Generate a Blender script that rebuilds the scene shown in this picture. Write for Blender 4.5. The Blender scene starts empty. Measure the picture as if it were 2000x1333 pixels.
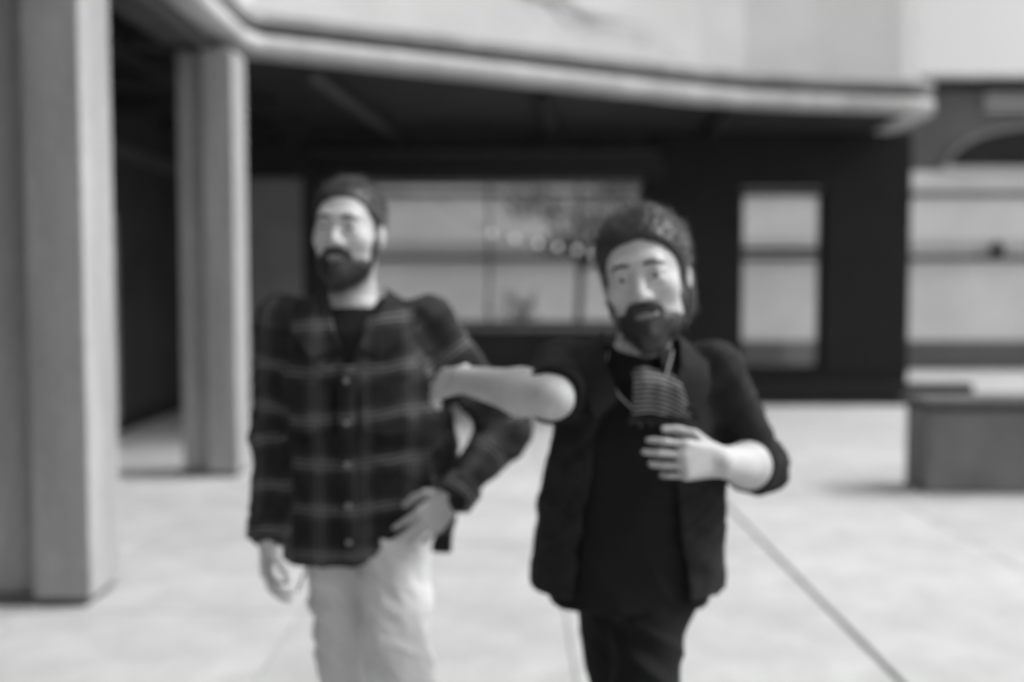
import bpy, bmesh, math, random
import numpy as np
from mathutils import Vector, Matrix
random.seed(7); RNG = np.random.default_rng(7)
S = bpy.context.scene
COL = S.collection
R = math.radians

# ---------------------------------------------------------------- camera, sky, sun, exposure
cam_d = bpy.data.cameras.new('camera'); cam = bpy.data.objects.new('camera', cam_d); COL.objects.link(cam)
cam.location = (0, 0, 1.47); cam.rotation_euler = (R(90 - 3.1), R(0), 0)
cam_d.lens = 35; cam_d.sensor_width = 36; cam_d.clip_start = 0.05; cam_d.clip_end = 600
cam_d.dof.use_dof = True; cam_d.dof.focus_distance = 1.2; cam_d.dof.aperture_fstop = 1.6
S.camera = cam
SUN_EL, SUN_AZ = 46, 87          # azimuth: from +Y (straight ahead) towards +X (right)
W = bpy.data.worlds.new('World'); S.world = W; W.use_nodes = True
nt = W.node_tree; nt.nodes.clear()
sky = nt.nodes.new('ShaderNodeTexSky'); sky.sky_type = 'NISHITA'; sky.sun_disc = False
sky.sun_elevation = R(SUN_EL); sky.sun_rotation = R(SUN_AZ); sky.dust_density = 6.0; sky.air_density = 1.0
bw = nt.nodes.new('ShaderNodeRGBToBW'); bg = nt.nodes.new('ShaderNodeBackground'); wo = nt.nodes.new('ShaderNodeOutputWorld')
bg.inputs['Strength'].default_value = 0.15
nt.links.new(sky.outputs[0], bw.inputs[0]); nt.links.new(bw.outputs[0], bg.inputs[0]); nt.links.new(bg.outputs[0], wo.inputs[0])
sun_d = bpy.data.lights.new('sun', 'SUN'); sun = bpy.data.objects.new('sun', sun_d); COL.objects.link(sun)
sun_d.energy = 1.5; sun_d.angle = R(16); sun_d.color = (1, 1, 1)
sv = Vector((math.sin(R(SUN_AZ)) * math.cos(R(SUN_EL)), math.cos(R(SUN_AZ)) * math.cos(R(SUN_EL)), math.sin(R(SUN_EL))))
sun.rotation_euler = sv.to_track_quat('Z', 'Y').to_euler(); sun.location = sv * 40
S.view_settings.view_transform = 'Standard'; S.view_settings.look = 'None'
S.view_settings.exposure = 0.38; S.view_settings.gamma = 1.0; S.view_settings.use_curve_mapping = False

# ---------------------------------------------------------------- materials (black and white photograph: greys)
def mat(name, grey, rough=0.8, scale=6.0, amp=0.25, bump=0.15, fine=120.0, rand=0.0, spec=0.3, stretch=None):
    m = bpy.data.materials.new(name); m.use_nodes = True
    t = m.node_tree; n = t.nodes; l = t.links
    b = n['Principled BSDF']; b.inputs['Roughness'].default_value = rough
    b.inputs['Specular IOR Level'].default_value = spec
    tc = n.new('ShaderNodeTexCoord'); src = tc.outputs['Object']
    if stretch:
        mp = n.new('ShaderNodeMapping'); mp.inputs['Scale'].default_value = stretch
        l.new(src, mp.inputs[0]); src = mp.outputs[0]
    n1 = n.new('ShaderNodeTexNoise'); n1.inputs['Scale'].default_value = scale; n1.inputs['Detail'].default_value = 6
    n1.inputs['Roughness'].default_value = 0.65
    n2 = n.new('ShaderNodeTexNoise'); n2.inputs['Scale'].default_value = fine; n2.inputs['Detail'].default_value = 3
    l.new(src, n1.inputs[0]); l.new(src, n2.inputs[0])
    mx = n.new('ShaderNodeMath'); mx.operation = 'MULTIPLY_ADD'; mx.inputs[1].default_value = 0.7
    mm = n.new('ShaderNodeMath'); mm.operation = 'MULTIPLY'; mm.inputs[1].default_value = 0.3
    l.new(n2.outputs['Fac'], mm.inputs[0]); l.new(n1.outputs['Fac'], mx.inputs[0]); l.new(mm.outputs[0], mx.inputs[2])
    mr = n.new('ShaderNodeMapRange'); mr.inputs['From Min'].default_value = 0.3; mr.inputs['From Max'].default_value = 0.7
    mr.inputs['To Min'].default_value = grey * (1 - amp); mr.inputs['To Max'].default_value = grey * (1 + amp)
    l.new(mx.outputs[0], mr.inputs['Value']); out = mr.outputs[0]
    if rand:
        oi = n.new('ShaderNodeObjectInfo'); r2 = n.new('ShaderNodeMapRange')
        r2.inputs['To Min'].default_value = 1 - rand; r2.inputs['To Max'].default_value = 1 + rand
        l.new(oi.outputs['Random'], r2.inputs['Value'])
        mu = n.new('ShaderNodeMath'); mu.operation = 'MULTIPLY'; l.new(out, mu.inputs[0]); l.new(r2.outputs[0], mu.inputs[1]); out = mu.outputs[0]
    l.new(out, b.inputs['Base Color'])
    if bump:
        bp = n.new('ShaderNodeBump'); bp.inputs['Strength'].default_value = bump; bp.inputs['Distance'].default_value = 0.01
        l.new(mx.outputs[0], bp.inputs['Height']); l.new(bp.outputs[0], b.inputs['Normal'])
    m['out_grey'] = grey
    return m

M = {}
M['slab'] = mat('paving_concrete', 0.44, 0.85, 3.2, 0.22, 0.35, 150, rand=0.06)
M['ground'] = mat('ground_bed', 0.26, 0.9, 3, 0.2, 0.2, 60)
M['joint_and_shade'] = mat('joint_filler_and_shade', 0.12, 0.9, 20, 0.3, 0.2)  # paving joint filler, also the painted contact shadow under the piers
M['pier'] = mat('pier_plaster', 0.32, 0.85, 2.6, 0.36, 0.3, 70, stretch=(1, 1, 0.16))
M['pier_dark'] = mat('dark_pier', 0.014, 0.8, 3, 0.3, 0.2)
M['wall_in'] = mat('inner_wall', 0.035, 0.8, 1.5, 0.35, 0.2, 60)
M['panel'] = mat('door_panel', 0.26, 0.6, 2, 0.2, 0.1)
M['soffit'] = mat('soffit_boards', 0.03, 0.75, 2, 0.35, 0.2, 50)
M['beam'] = mat('beam_paint', 0.07, 0.7, 3, 0.3, 0.15)
M['groove'] = mat('fascia_groove', 0.05, 0.8, 4, 0.3, 0.2)
M['fascia'] = mat('fascia_stone', 0.5, 0.75, 2.5, 0.3, 0.25, 60)
M['coping'] = mat('coping_stone', 0.3, 0.8, 2.5, 0.3, 0.25, 60)
M['upper'] = mat('upper_render', 0.6, 0.9, 0.9, 0.12, 0.2, 40)
M['far'] = mat('far_render', 0.84, 0.9, 0.8, 0.16, 0.15, 30)
M['far_band'] = mat('far_upper_band', 0.16, 0.85, 1.2, 0.25, 0.15, 30)
M['arch_trim'] = mat('arch_trim', 0.3, 0.8, 2, 0.2, 0.1)
M['far_dark'] = mat('far_dark', 0.02, 0.5, 2, 0.3, 0.05)
M['far_trim'] = mat('far_trim', 0.62, 0.8, 2, 0.15, 0.1)
M['frame'] = mat('window_frame_paint', 0.02, 0.5, 8, 0.2, 0.05)
M['frame_pale'] = mat('frame_bead', 0.5, 0.5, 8, 0.2, 0.05)
M['block'] = mat('bench_block', 0.17, 0.85, 2.5, 0.3, 0.3, 70)
M['block_top'] = mat('bench_top', 0.1, 0.75, 4, 0.3, 0.2, 60)
M['bark'] = mat('bark', 0.09, 0.9, 20, 0.4, 0.5, stretch=(1, 1, 0.2))
M['leaf'] = mat('leaf', 0.11, 0.6, 5, 0.4, 0, rand=0.1)
M['vine'] = mat('vine_stem', 0.12, 0.9, 20, 0.3, 0.2)
M['skin'] = mat('skin', 0.44, 0.55, 14, 0.18, 0.12, 160, spec=0.4)
M['skin'].node_tree.nodes['Principled BSDF'].inputs['Subsurface Weight'].default_value = 0.15
M['skin'].node_tree.nodes['Principled BSDF'].inputs['Subsurface Radius'].default_value = (0.01, 0.01, 0.01)
M['hair'] = mat('hair', 0.018, 0.45, 30, 0.4, 0.2, spec=0.5)
M['eye'] = mat('eyeball', 0.6, 0.2, 5, 0.05, 0)
M['iris'] = mat('iris', 0.02, 0.15, 5, 0.1, 0)
M['lip'] = mat('lip', 0.22, 0.45, 20, 0.1, 0.05)
M['trouser_light'] = mat('light_cotton', 0.6, 0.9, 5, 0.10, 0.25, 260)
M['black_cloth'] = mat('black_cotton', 0.012, 0.9, 6, 0.3, 0.25, 260, spec=0.15)
M['dark_weave'] = mat('dark_weave', 0.017, 0.9, 30, 0.5, 0.35, 300, spec=0.2)
M['shoe'] = mat('shoe_leather', 0.02, 0.45, 12, 0.3, 0.1)
M['sole'] = mat('shoe_sole', 0.4, 0.7, 12, 0.2, 0.1)
M['button'] = mat('button', 0.25, 0.35, 5, 0.1, 0)
M['cord'] = mat('cord', 0.05, 0.7, 8, 0.2, 0)
def emis(name, s):
    m = bpy.data.materials.new(name); m.use_nodes = True
    b = m.node_tree.nodes['Principled BSDF']; b.inputs['Base Color'].default_value = (.8, .8, .8, 1)
    b.inputs['Emission Color'].default_value = (1, 1, 1, 1); b.inputs['Emission Strength'].default_value = s
    return m
M['bulb'] = emis('bulb_glow', 1.6)
def glass():
    m = bpy.data.materials.new('window_glass'); m.use_nodes = True; t = m.node_tree; n = t.nodes; n.clear()
    o = n.new('ShaderNodeOutputMaterial'); mix = n.new('ShaderNodeMixShader'); tr = n.new('ShaderNodeBsdfTransparent'); g = n.new('ShaderNodeBsdfGlossy')
    tr.inputs[0].default_value = (.97, .97, .97, 1); g.inputs['Roughness'].default_value = 0.03
    fr = n.new('ShaderNodeFresnel'); fr.inputs[0].default_value = 1.45
    t.links.new(fr.outputs[0], mix.inputs[0]); t.links.new(tr.outputs[0], mix.inputs[1]); t.links.new(g.outputs[0], mix.inputs[2]); t.links.new(mix.outputs[0], o.inputs[0])
    return m
M['glass'] = glass()

def attr_lines(name, base, period, targets, eps, lines, wob=0.006, band=0.0):
    """woven lines driven by the cloth's own coordinates (attribute 'cloth'); lines = {axis: grey}"""
    m = mat(name, base, 0.9, 20, 0.45, 0.35, 280, spec=0.15); t = m.node_tree; n = t.nodes; l = t.links
    b = n['Principled BSDF']; cur = b.inputs['Base Color'].links[0].from_socket
    def math_(op, x, y=None, z=None):
        q = n.new('ShaderNodeMath'); q.operation = op
        for i, v in enumerate((x, y, z)):
            if v is None: continue
            if isinstance(v, (int, float)): q.inputs[i].default_value = v
            else: l.new(v, q.inputs[i])
        return q.outputs[0]
    at = n.new('ShaderNodeAttribute'); at.attribute_name = 'cloth'
    sp = n.new('ShaderNodeSeparateXYZ'); l.new(at.outputs['Vector'], sp.inputs[0])
    wn = n.new('ShaderNodeTexNoise'); wn.inputs['Scale'].default_value = 9; l.new(at.outputs['Vector'], wn.inputs[0])
    wv = math_('MULTIPLY_ADD', wn.outputs['Fac'], wob * 4, -wob * 2)
    fn = n.new('ShaderNodeTexNoise'); fn.inputs['Scale'].default_value = 60; l.new(at.outputs['Vector'], fn.inputs[0])
    for ax, grey in lines.items():
        f = math_('FRACT', math_('DIVIDE', math_('ADD', sp.outputs[ax], wv), period))
        if band:
            bd = math_('COMPARE', f, .5, .2); cur = math_('MULTIPLY', cur, math_('MULTIPLY_ADD', bd, band, 1.0))
        acc = None
        for tg in targets:
            c = math_('COMPARE', f, tg, eps); acc = c if acc is None else math_('MAXIMUM', acc, c)
        acc = math_('MULTIPLY', acc, math_('MULTIPLY_ADD', fn.outputs['Fac'], .9, .35))
        mr = n.new('ShaderNodeMix'); mr.data_type = 'FLOAT'; l.new(acc, mr.inputs[0]); l.new(cur, mr.inputs[2]); mr.inputs[3].default_value = grey; cur = mr.outputs[0]
    l.new(cur, b.inputs['Base Color'])
    return m
M['check'] = attr_lines('windowpane_check', 0.018, 0.112, (0.45, 0.56), 0.017, {0: 0.075, 1: 0.17}, band=0.7)
M['stripe'] = attr_lines('fine_stripe', 0.03, 0.0095, (0.5,), 0.2, {1: 0.26}, wob=0.001)

# ---------------------------------------------------------------- object helpers
def link_mesh(name, me, m, parent=None, smooth=False):
    o = bpy.data.objects.new(name, me); COL.objects.link(o)
    if m and not me.materials: me.materials.append(m)
    if smooth: me.polygons.foreach_set('use_smooth', [True] * len(me.polygons))
    if parent: o.parent = parent; o.matrix_parent_inverse = Matrix.Identity(4) if parent.parent else parent_inv(parent)
    return o
def parent_inv(p):
    # geometry is written in world space; only top-level Empties carry a translation
    while p.parent: p = p.parent
    return Matrix.Translation(-Vector(p.location))
def obj(name, bm, m, parent=None, smooth=False):
    me = bpy.data.meshes.new(name); bm.normal_update(); bm.to_mesh(me); bm.free()
    return link_mesh(name, me, m, parent, smooth)
def tag(o, label=None, cat=None, group=None, kind=None):
    if label: o['label'] = label
    if cat: o['category'] = cat
    if group: o['group'] = group
    if kind: o['kind'] = kind
    return o
def thing(name, loc, label, cat, group=None):
    o = bpy.data.objects.new(name, None); COL.objects.link(o); o.location = loc; o.empty_display_size = 0.2
    return tag(o, label, cat, group)
def add_box(bm, lo, hi, bevel=0.0):
    r = bmesh.ops.create_cube(bm, size=1.0); c = [(a + b) / 2 for a, b in zip(lo, hi)]; s = [b - a for a, b in zip(lo, hi)]
    for v in r['verts']: v.co = Vector((c[i] + v.co[i] * s[i] for i in range(3)))
    if bevel:
        es = list({e for v in r['verts'] for e in v.link_edges})
        bmesh.ops.bevel(bm, geom=es, offset=bevel, segments=2, affect='EDGES', profile=0.6)
def box(name, lo, hi, m, parent=None, bevel=0.0):
    bm = bmesh.new(); add_box(bm, lo, hi, bevel); return obj(name, bm, m, parent)
def add_tube(bm, pts, rad, seg=6, cap=True):
    pts = [Vector(p) for p in pts]; rings = []
    up = Vector((0.13, 0.31, 0.94))
    for i, p in enumerate(pts):
        d = (pts[min(i + 1, len(pts) - 1)] - pts[max(i - 1, 0)]).normalized()
        a = d.cross(up);  a = a if a.length > 1e-3 else d.cross(Vector((1, 0, 0)))
        a.normalize(); b = d.cross(a); r = rad[i] if hasattr(rad, '__len__') else rad
        rings.append([bm.verts.new(p + (a * math.cos(t) + b * math.sin(t)) * r) for t in [2 * math.pi * k / seg for k in range(seg)]])
    for i in range(len(rings) - 1):
        for k in range(seg):
            bm.faces.new((rings[i][k], rings[i][(k + 1) % seg], rings[i + 1][(k + 1) % seg], rings[i + 1][k]))
    if cap: bm.faces.new(rings[0]); bm.faces.new(rings[-1][::-1])
def tube(name, pts, rad, m, parent=None, seg=8):
    bm = bmesh.new(); add_tube(bm, pts, rad, seg); bmesh.ops.recalc_face_normals(bm, faces=bm.faces); return obj(name, bm, m, parent, True)

# ---------------------------------------------------------------- paving
ground_bm = bmesh.new()
for q in [((-150, -60), (150, 300))]:
    vs = [ground_bm.verts.new((x, y, -0.014)) for x, y in ((q[0][0], q[0][1]), (q[1][0], q[0][1]), (q[1][0], q[1][1]), (q[0][0], q[1][1]))]
    ground_bm.faces.new(vs)
ground = tag(obj('ground', ground_bm, M['ground']), kind='structure')
paving = bpy.data.objects.new('pavement', None); COL.objects.link(paving); paving['kind'] = 'structure'
SX, SY = 1.2, 1.2
slab_meshes = []
for v in range(4):
    bm = bmesh.new(); add_box(bm, (-SX / 2 + .003, -SY / 2 + .003, -.06), (SX / 2 - .003, SY / 2 - .003, 0), 0.004)
    me = bpy.data.meshes.new('paving_slab'); bm.to_mesh(me); bm.free(); me.materials.append(M['slab']); slab_meshes.append(me)
for i in range(-5, 7):
    for j in range(0, 15):
        cx = 1.45 + SX * (i + .5) + (0.011 if i >= 0 else -0.011); cy = -0.35 + SY * (j + .5)
        o = bpy.data.objects.new('paving_slab', slab_meshes[(i * 3 + j * 7) % 4]); COL.objects.link(o); o.parent = paving
        o.location = (cx, cy, random.uniform(-.0015, .0015)); o.rotation_euler = (random.gauss(0, .0006), random.gauss(0, .0006), 0)
jt = box('expansion_joint', (1.441, -.3, -.03), (1.459, 17.5, -.004), M['joint_and_shade'], paving)

# ---------------------------------------------------------------- arcade building
B = thing('arcade_building', (0, 0, 0), 'dark arcade with pale plaster piers and stone eaves behind the two walkers', 'building')
PATH = [(-2.05, -3.0), (-2.1, 8.0), (-2.02, 8.22), (-1.0, 8.74), (0.2, 9.36), (1.3, 9.95), (2.0, 10.3), (2.5, 10.5), (3.3, 10.68), (4.3, 10.86), (4.6, 10.98), (4.72, 11.3), (4.8, 13.0)]
def offset_path(path, d):     # d > 0: outwards (right of travel)
    out = []
    P = [Vector(p) for p in path]
    for i, p in enumerate(P):
        a = (P[i] - P[i - 1]).normalized() if i else None; b = (P[i + 1] - P[i]).normalized() if i < len(P) - 1 else None
        a = a or b; b = b or a
        na = Vector((a.y, -a.x)); nb = Vector((b.y, -b.x)); n = (na + nb).normalized(); k = d / max(.5, n.dot(na))
        out.append(p + n * k)
    return out
def sweep(name, prof, m, parent, smooth=False):
    bm = bmesh.new(); cols = []
    for (d, z) in prof:
        cols.append([bm.verts.new((p.x, p.y, z)) for p in offset_path(PATH, d)])
    n = len(PATH)
    for a in range(len(prof)):
        b = (a + 1) % len(prof)
        for i in range(n - 1): bm.faces.new((cols[a][i], cols[a][i + 1], cols[b][i + 1], cols[b][i]))
    bm.faces.new([c[0] for c in cols][::-1]); bm.faces.new([c[-1] for c in cols])
    bmesh.ops.recalc_face_normals(bm, faces=bm.faces)
    o = obj(name, bm, m, parent)
    if smooth:
        o.data.polygons.foreach_set('use_smooth', [True] * len(o.data.polygons))
    return o
# gutter roll, groove and coping: three courses of the eaves
roll = [(0.0 - .30, 3.385), (-.06, 3.375)] + [(-.06 + .075 * math.sin(t), 3.45 - .075 * math.cos(t)) for t in [math.pi * k / 8 for k in range(1, 9)]] + [(-.30, 3.53)]
sweep('gutter_roll', roll, M['fascia'], B)
sweep('fascia_groove', [(-.30, 3.532), (-.11, 3.532), (-.09, 3.60), (-.30, 3.60)], M['groove'], B)
sweep('coping', [(-.30, 3.602), (-.02, 3.602), (.0, 3.63), (.0, 3.69), (-.03, 3.71), (-.30, 3.715)], M['coping'], B)
sweep('upper_wall', [(-.62, 3.40), (-.16, 3.717), (-.16, 9.5), (-.62, 9.5)], M['upper'], B)
# soffit with boards
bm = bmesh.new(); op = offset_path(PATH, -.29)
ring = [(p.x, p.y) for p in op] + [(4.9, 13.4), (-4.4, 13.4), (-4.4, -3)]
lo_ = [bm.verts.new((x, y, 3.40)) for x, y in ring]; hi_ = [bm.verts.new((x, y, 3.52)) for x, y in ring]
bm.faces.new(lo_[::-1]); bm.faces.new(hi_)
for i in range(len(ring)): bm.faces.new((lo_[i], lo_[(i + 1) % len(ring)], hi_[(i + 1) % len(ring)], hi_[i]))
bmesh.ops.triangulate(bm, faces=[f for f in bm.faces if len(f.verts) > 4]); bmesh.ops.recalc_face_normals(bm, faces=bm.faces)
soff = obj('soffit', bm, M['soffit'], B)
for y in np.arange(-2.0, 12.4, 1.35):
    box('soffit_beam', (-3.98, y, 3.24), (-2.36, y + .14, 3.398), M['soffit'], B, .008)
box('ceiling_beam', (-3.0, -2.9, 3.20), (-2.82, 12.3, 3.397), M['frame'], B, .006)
for (xa, ya, xb, yb) in ((-1.75, 8.8, -1.4, 12.4), (0.3, 9.9, .5, 12.4), (2.3, 10.9, 2.4, 12.4)):
    tube('soffit_rafter', [(xa, ya, 3.33), (xb, yb, 3.33)], .075, M['beam'] if xa < -1 else M['soffit'], B, 4)
# lintel that runs over the front piers
box('pier_lintel', (-2.58, -2.9, 3.264), (-2.3, 7.98, 3.399), M['beam'], B, .01)
# pale piers on the left: stepped, with a recessed foot coloured dark as contact shadow
def pier(y, x0, x1, top, nm='pier'):
    bm = bmesh.new()
    add_box(bm, (x0, y + .07, .04), (x1 - .004, y + .36, top), .012)
    add_box(bm, (x0 + (x1 - x0) * .46, y, .04), (x1, y + .30, top), .014)
    p = obj(nm, bm, M['pier'], B)
    box('pier_base_shade', (x0 - .01, y + .02, -.004), (x1 - .03, y + .34, .045), M['joint_and_shade'], p)
    return p
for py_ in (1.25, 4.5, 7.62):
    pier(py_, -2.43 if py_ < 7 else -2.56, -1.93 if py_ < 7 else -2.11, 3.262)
# inner wall of left wing, with rails
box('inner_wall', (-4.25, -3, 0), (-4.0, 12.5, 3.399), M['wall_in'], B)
box('wall_rail', (-3.998, -2.9, 2.78), (-3.93, 12.4, 2.92), M['beam'], B, .01)
box('wall_rail', (-3.998, -2.9, 0.0), (-3.95, 12.4, 0.16), M['pier_dark'], B, .01)
for y in (5.4, 9.0):
    d = box('door', (-3.997, y, .02), (-3.95, y + 1.0, 2.2), M['panel'], B, .008)
    tube('handle', [(-3.94, y + .12, 1.0), (-3.90, y + .12, 1.0), (-3.90, y + .12, 1.14), (-3.94, y + .12, 1.14)], .012, M['frame_pale'], d, 6)
# back wall
YB = 12.5
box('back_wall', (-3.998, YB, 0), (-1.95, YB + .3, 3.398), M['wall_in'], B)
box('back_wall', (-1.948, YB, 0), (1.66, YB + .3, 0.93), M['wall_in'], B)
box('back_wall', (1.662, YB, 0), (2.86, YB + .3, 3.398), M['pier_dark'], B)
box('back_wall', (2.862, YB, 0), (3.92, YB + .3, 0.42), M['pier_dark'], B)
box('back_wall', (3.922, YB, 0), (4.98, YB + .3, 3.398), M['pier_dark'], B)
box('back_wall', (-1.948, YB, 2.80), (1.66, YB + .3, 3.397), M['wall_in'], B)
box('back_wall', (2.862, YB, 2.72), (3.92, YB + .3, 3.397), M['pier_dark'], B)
box('lintel', (-2.42, YB - .10, 2.83), (1.9, YB - .003, 3.10), M['frame'], B, .01)
box('lintel_ledge', (-2.5, YB - .17, 3.102), (1.8, YB - .003, 3.15), M['beam'], B, .012)
box('plinth', (-3.9, YB - .16, 0), (5.75, YB - .004, .27), M['pier_dark'], B, .015)
dr = box('door', (-3.3, YB - .05, .28), (-2.62, YB - .003, 2.82), M['panel'], B, .01)
box('sill', (-2.0, YB - .09, .932), (1.70, YB + .32, .99), M['coping'], B, .012)
# windows: pale bead, dark frame, mullions, panes
def window(x0, x1, z0, z1, mull, trans):
    f = bmesh.new(); t = .05; y0, y1 = YB + .10, YB + .17
    add_box(f, (x0, y0, z1 - t), (x1, y1, z1)); add_box(f, (x0, y0, z0), (x1, y1, z0 + t))
    add_box(f, (x0, y0 + .001, z0 + t), (x0 + t, y1 - .001, z1 - t)); add_box(f, (x1 - t, y0 + .001, z0 + t), (x1, y1 - .001, z1 - t))
    w = obj('window', f, M['frame'], B)
    for x in mull: box('mullion', (x - .017, y0 + .008, z0 + t), (x + .017, y1 - .01, z1 - t), M['frame'], w)
    for z in trans: box('transom', (x0 + t, y0 + .012, z - .03), (x1 - t, y1 - .012, z + .03), M['frame'], w)
    box('pane', (x0 + t, YB + .133, z0 + t), (x1 - t, YB + .138, z1 - t), M['glass'], w)
    box('bead', (x0 + .01, YB + .075, z1 - .018), (x1 - .01, YB + .097, z1 - .002), M['frame_pale'], w)
    return w
window(-1.946, 1.658, .992, 2.798, (-.29, .84), ())
window(2.864, 3.918, .422, 2.718, (), (1.93,))


# ---------------------------------------------------------------- far building seen past the corner and through the windows
FY = 18.0
F = thing('pale_building', (6, FY, 0), 'pale rendered building with grey upper band beyond the arcade', 'building')
def fb(name, lo, hi, m, parent=None, bev=0.0): return box(name, lo, hi, m, parent or F, bev)
fb('wall', (-12, FY, 0), (24, FY + 5, 3.55), M['far'])
fb('upper_band', (-12, FY + .05, 3.55), (24, FY + 5, 5.02), M['far_band'])
fb('cornice', (-12.1, FY - .22, 5.02), (24.1, FY + 5.1, 5.12), M['far_dark'], None, .01)
fb('roof_edge', (-12.1, FY - .30, 5.122), (24.1, FY + 5.1, 5.22), M['far_trim'], None, .02)
fb('string_course', (-12, FY - .07, 3.10), (24, FY - .002, 3.17), M['far_dark'], None, .01)
fb('string_course', (-12, FY - .10, 2.25), (24, FY - .002, 2.30), M['far_trim'], None, .01)
fb('ledge', (-12, FY - .12, 1.95), (24, FY - .002, 2.03), M['far_dark'], None, .01)
fb('plinth', (-12, FY - .06, 0), (24, FY - .003, .5), M['far_band'], None, .01)
def arch_window(cx, w, z0, z1, rise):
    bm = bmesh.new(); n = 14
    top = [(cx + w / 2 * math.cos(t) * 1.0, z1 - rise + rise * math.sin(t)) for t in [math.pi * k / n for k in range(n + 1)]]
    outl = [(cx - w / 2, z0), (cx + w / 2, z0)] + top
    fr = [bm.verts.new((x, FY + .02, z)) for x, z in outl]; bk = [bm.verts.new((x, FY + .10, z)) for x, z in outl]
    bm.faces.new(fr); bm.faces.new(bk[::-1])
    for i in range(len(outl)): bm.faces.new((fr[i], bk[i], bk[(i + 1) % len(outl)], fr[(i + 1) % len(outl)]))
    bmesh.ops.recalc_face_normals(bm, faces=bm.faces)
    w_ = obj('window', bm, M['far_dark'], F)
    tube('surround', [(x, FY + .02, z) for x, z in [(cx - w / 2, z0)] + top[::-1] + [(cx + w / 2, z0)]], .06, M['arch_trim'], w_, 6)
    fb('sill', (cx - w / 2 - .1, FY - .12, z0 - .08), (cx + w / 2 + .1, FY + .018, z0), M['far_trim'], w_, .01)
    return w_
for cx in (-7.4, -3.2, 1.0, 9.45, 13.65, 17.85): arch_window(cx, 3.3, 3.62, 4.36, .72)
for k in range(3):
    fb('vent_slat', (8.45, FY - .05, 4.62 + k * .12), (9.35, FY + .048, 4.68 + k * .12), M['far_trim'], None, .01)
# small dark bracket lamp on the ledge of the far building
lp = bmesh.new(); add_box(lp, (8.55, FY - .3, 2.03), (8.72, FY - .13, 2.22), .02); add_box(lp, (8.6, FY - .25, 2.22), (8.67, FY - .18, 2.30), .01)
obj('ledge_lantern', lp, M['far_dark'], F)

# ---------------------------------------------------------------- concrete bench block on the right
K = thing('concrete_bench', (3.6, 7.4, 0), 'low grey concrete bench block standing on the pale paving at right', 'bench')
box('base', (2.95, 7.02, 0), (4.9, 7.42, .60), M['block'], K, .02)
box('base_gap', (2.99, 7.06, .60), (4.86, 7.38, .625), M['frame'], K)
box('seat', (2.92, 6.98, .625), (4.95, 7.46, .675), M['block_top'], K, .012)

# ---------------------------------------------------------------- plants
def leaf_cloud(bm, c, rad, n, size, rng):
    for _ in range(n):
        d = rng.normal(size=3); d /= np.linalg.norm(d) + 1e-9
        p = Vector(c) + Vector(d * np.array(rad) * rng.random() ** .45)
        a = Vector(rng.normal(size=3)).normalized(); b = a.cross(Vector(rng.normal(size=3))).normalized(); s = size * rng.uniform(.6, 1.3)
        q = [p - a * s, p + b * s * .35, p + a * s, p - b * s * .35]
        bm.faces.new([bm.verts.new(v) for v in q])
def tree(base, h, crown, label):
    t = thing('garden_tree', base, label, 'tree'); b = Vector(base); bm = bmesh.new(); rng = np.random.default_rng(3)
    top = b + Vector((.1, 0, h * .55)); add_tube(bm, [b, b + Vector((.05, .02, h * .3)), top], [.08, .06, .045], 8)
    for c in crown: add_tube(bm, [top - Vector((0, 0, .25)), top.lerp(Vector(c[0]), .6) + Vector((0, 0, .08)), Vector(c[0])], [.035, .022, .008], 6)
    bmesh.ops.recalc_face_normals(bm, faces=bm.faces); obj('trunk', bm, M['bark'], t, True)
    bm = bmesh.new()
    for c in crown: leaf_cloud(bm, c[0], c[1], c[2], .055, rng)
    obj('crown', bm, M['leaf'], t)
tree((1.0, 15.6, 0), 3.6, [((.3, 15.6, 2.75), (.55, .5, .3), 420), ((1.2, 15.5, 2.5), (.7, .5, .45), 700), ((1.7, 15.7, 2.95), (.5, .5, .35), 420), ((.75, 15.5, 2.1), (.45, .4, .25), 260), ((1.65, 15.6, 2.0), (.4, .4, .22), 200)],
     'small leafy garden tree seen through the wide arcade window')
def shrub(base, h, label):
    t = thing('garden_shrub', base, label, 'shrub'); rng = np.random.default_rng(9); st = bmesh.new(); lf = bmesh.new()
    for k in range(16):
        a = rng.uniform(0, 6.28); r = rng.uniform(.1, .42); p0 = Vector(base); p2 = p0 + Vector((r * math.cos(a), r * math.sin(a) * .7, h * rng.uniform(.6, 1)))
        p1 = p0.lerp(p2, .5) + Vector((0, 0, .08)); add_tube(st, [p0, p1, p2], [.012, .009, .004], 5)
        for s in np.linspace(.35, 1, 9):
            p = p0.lerp(p2, s); leaf_cloud(lf, p, (.06, .06, .06), 3, .06, rng)
    obj('stem', st, M['bark'], t, True); obj('foliage', lf, M['leaf'], t)
shrub((.02, 13.5, 0), 1.42, 'low dark shrub rising just behind the wide window sill')
# bare vine on upper wall
V = thing('bare_vine', (1.0, 9.75, 4.3), 'thin bare vine stems straggling across the pale upper wall', 'vine')
bm = bmesh.new(); rng = np.random.default_rng(5)
def wall_pt(s, z):           # s along the middle of the wall's path
    P = offset_path(PATH, -.145); a, b = P[2], P[6]; p = a.lerp(b, s); return Vector((p.x, p.y, z))
def stem(s, z, ds, dz, n, r):
    pts = []; 
    for k in range(n):
        pts.append(wall_pt(s, z)); s += ds * rng.uniform(.5, 1.5) + rng.normal() * .004; z += dz * rng.uniform(.2, 1.8) + rng.normal() * .015
        if r > .004 and k % 3 == 2: stem(s, z, ds * rng.uniform(.5, 1.2), dz * rng.uniform(-1.2, 1.4), 6, r * .5)
    add_tube(bm, pts, [r * (1 - .6 * k / n) for k in range(n)], 5)
stem(.38, 4.62, .022, -.035, 15, .010); stem(.52, 4.55, .02, -.05, 11, .008); stem(.30, 4.75, .03, -.02, 9, .006)
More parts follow.
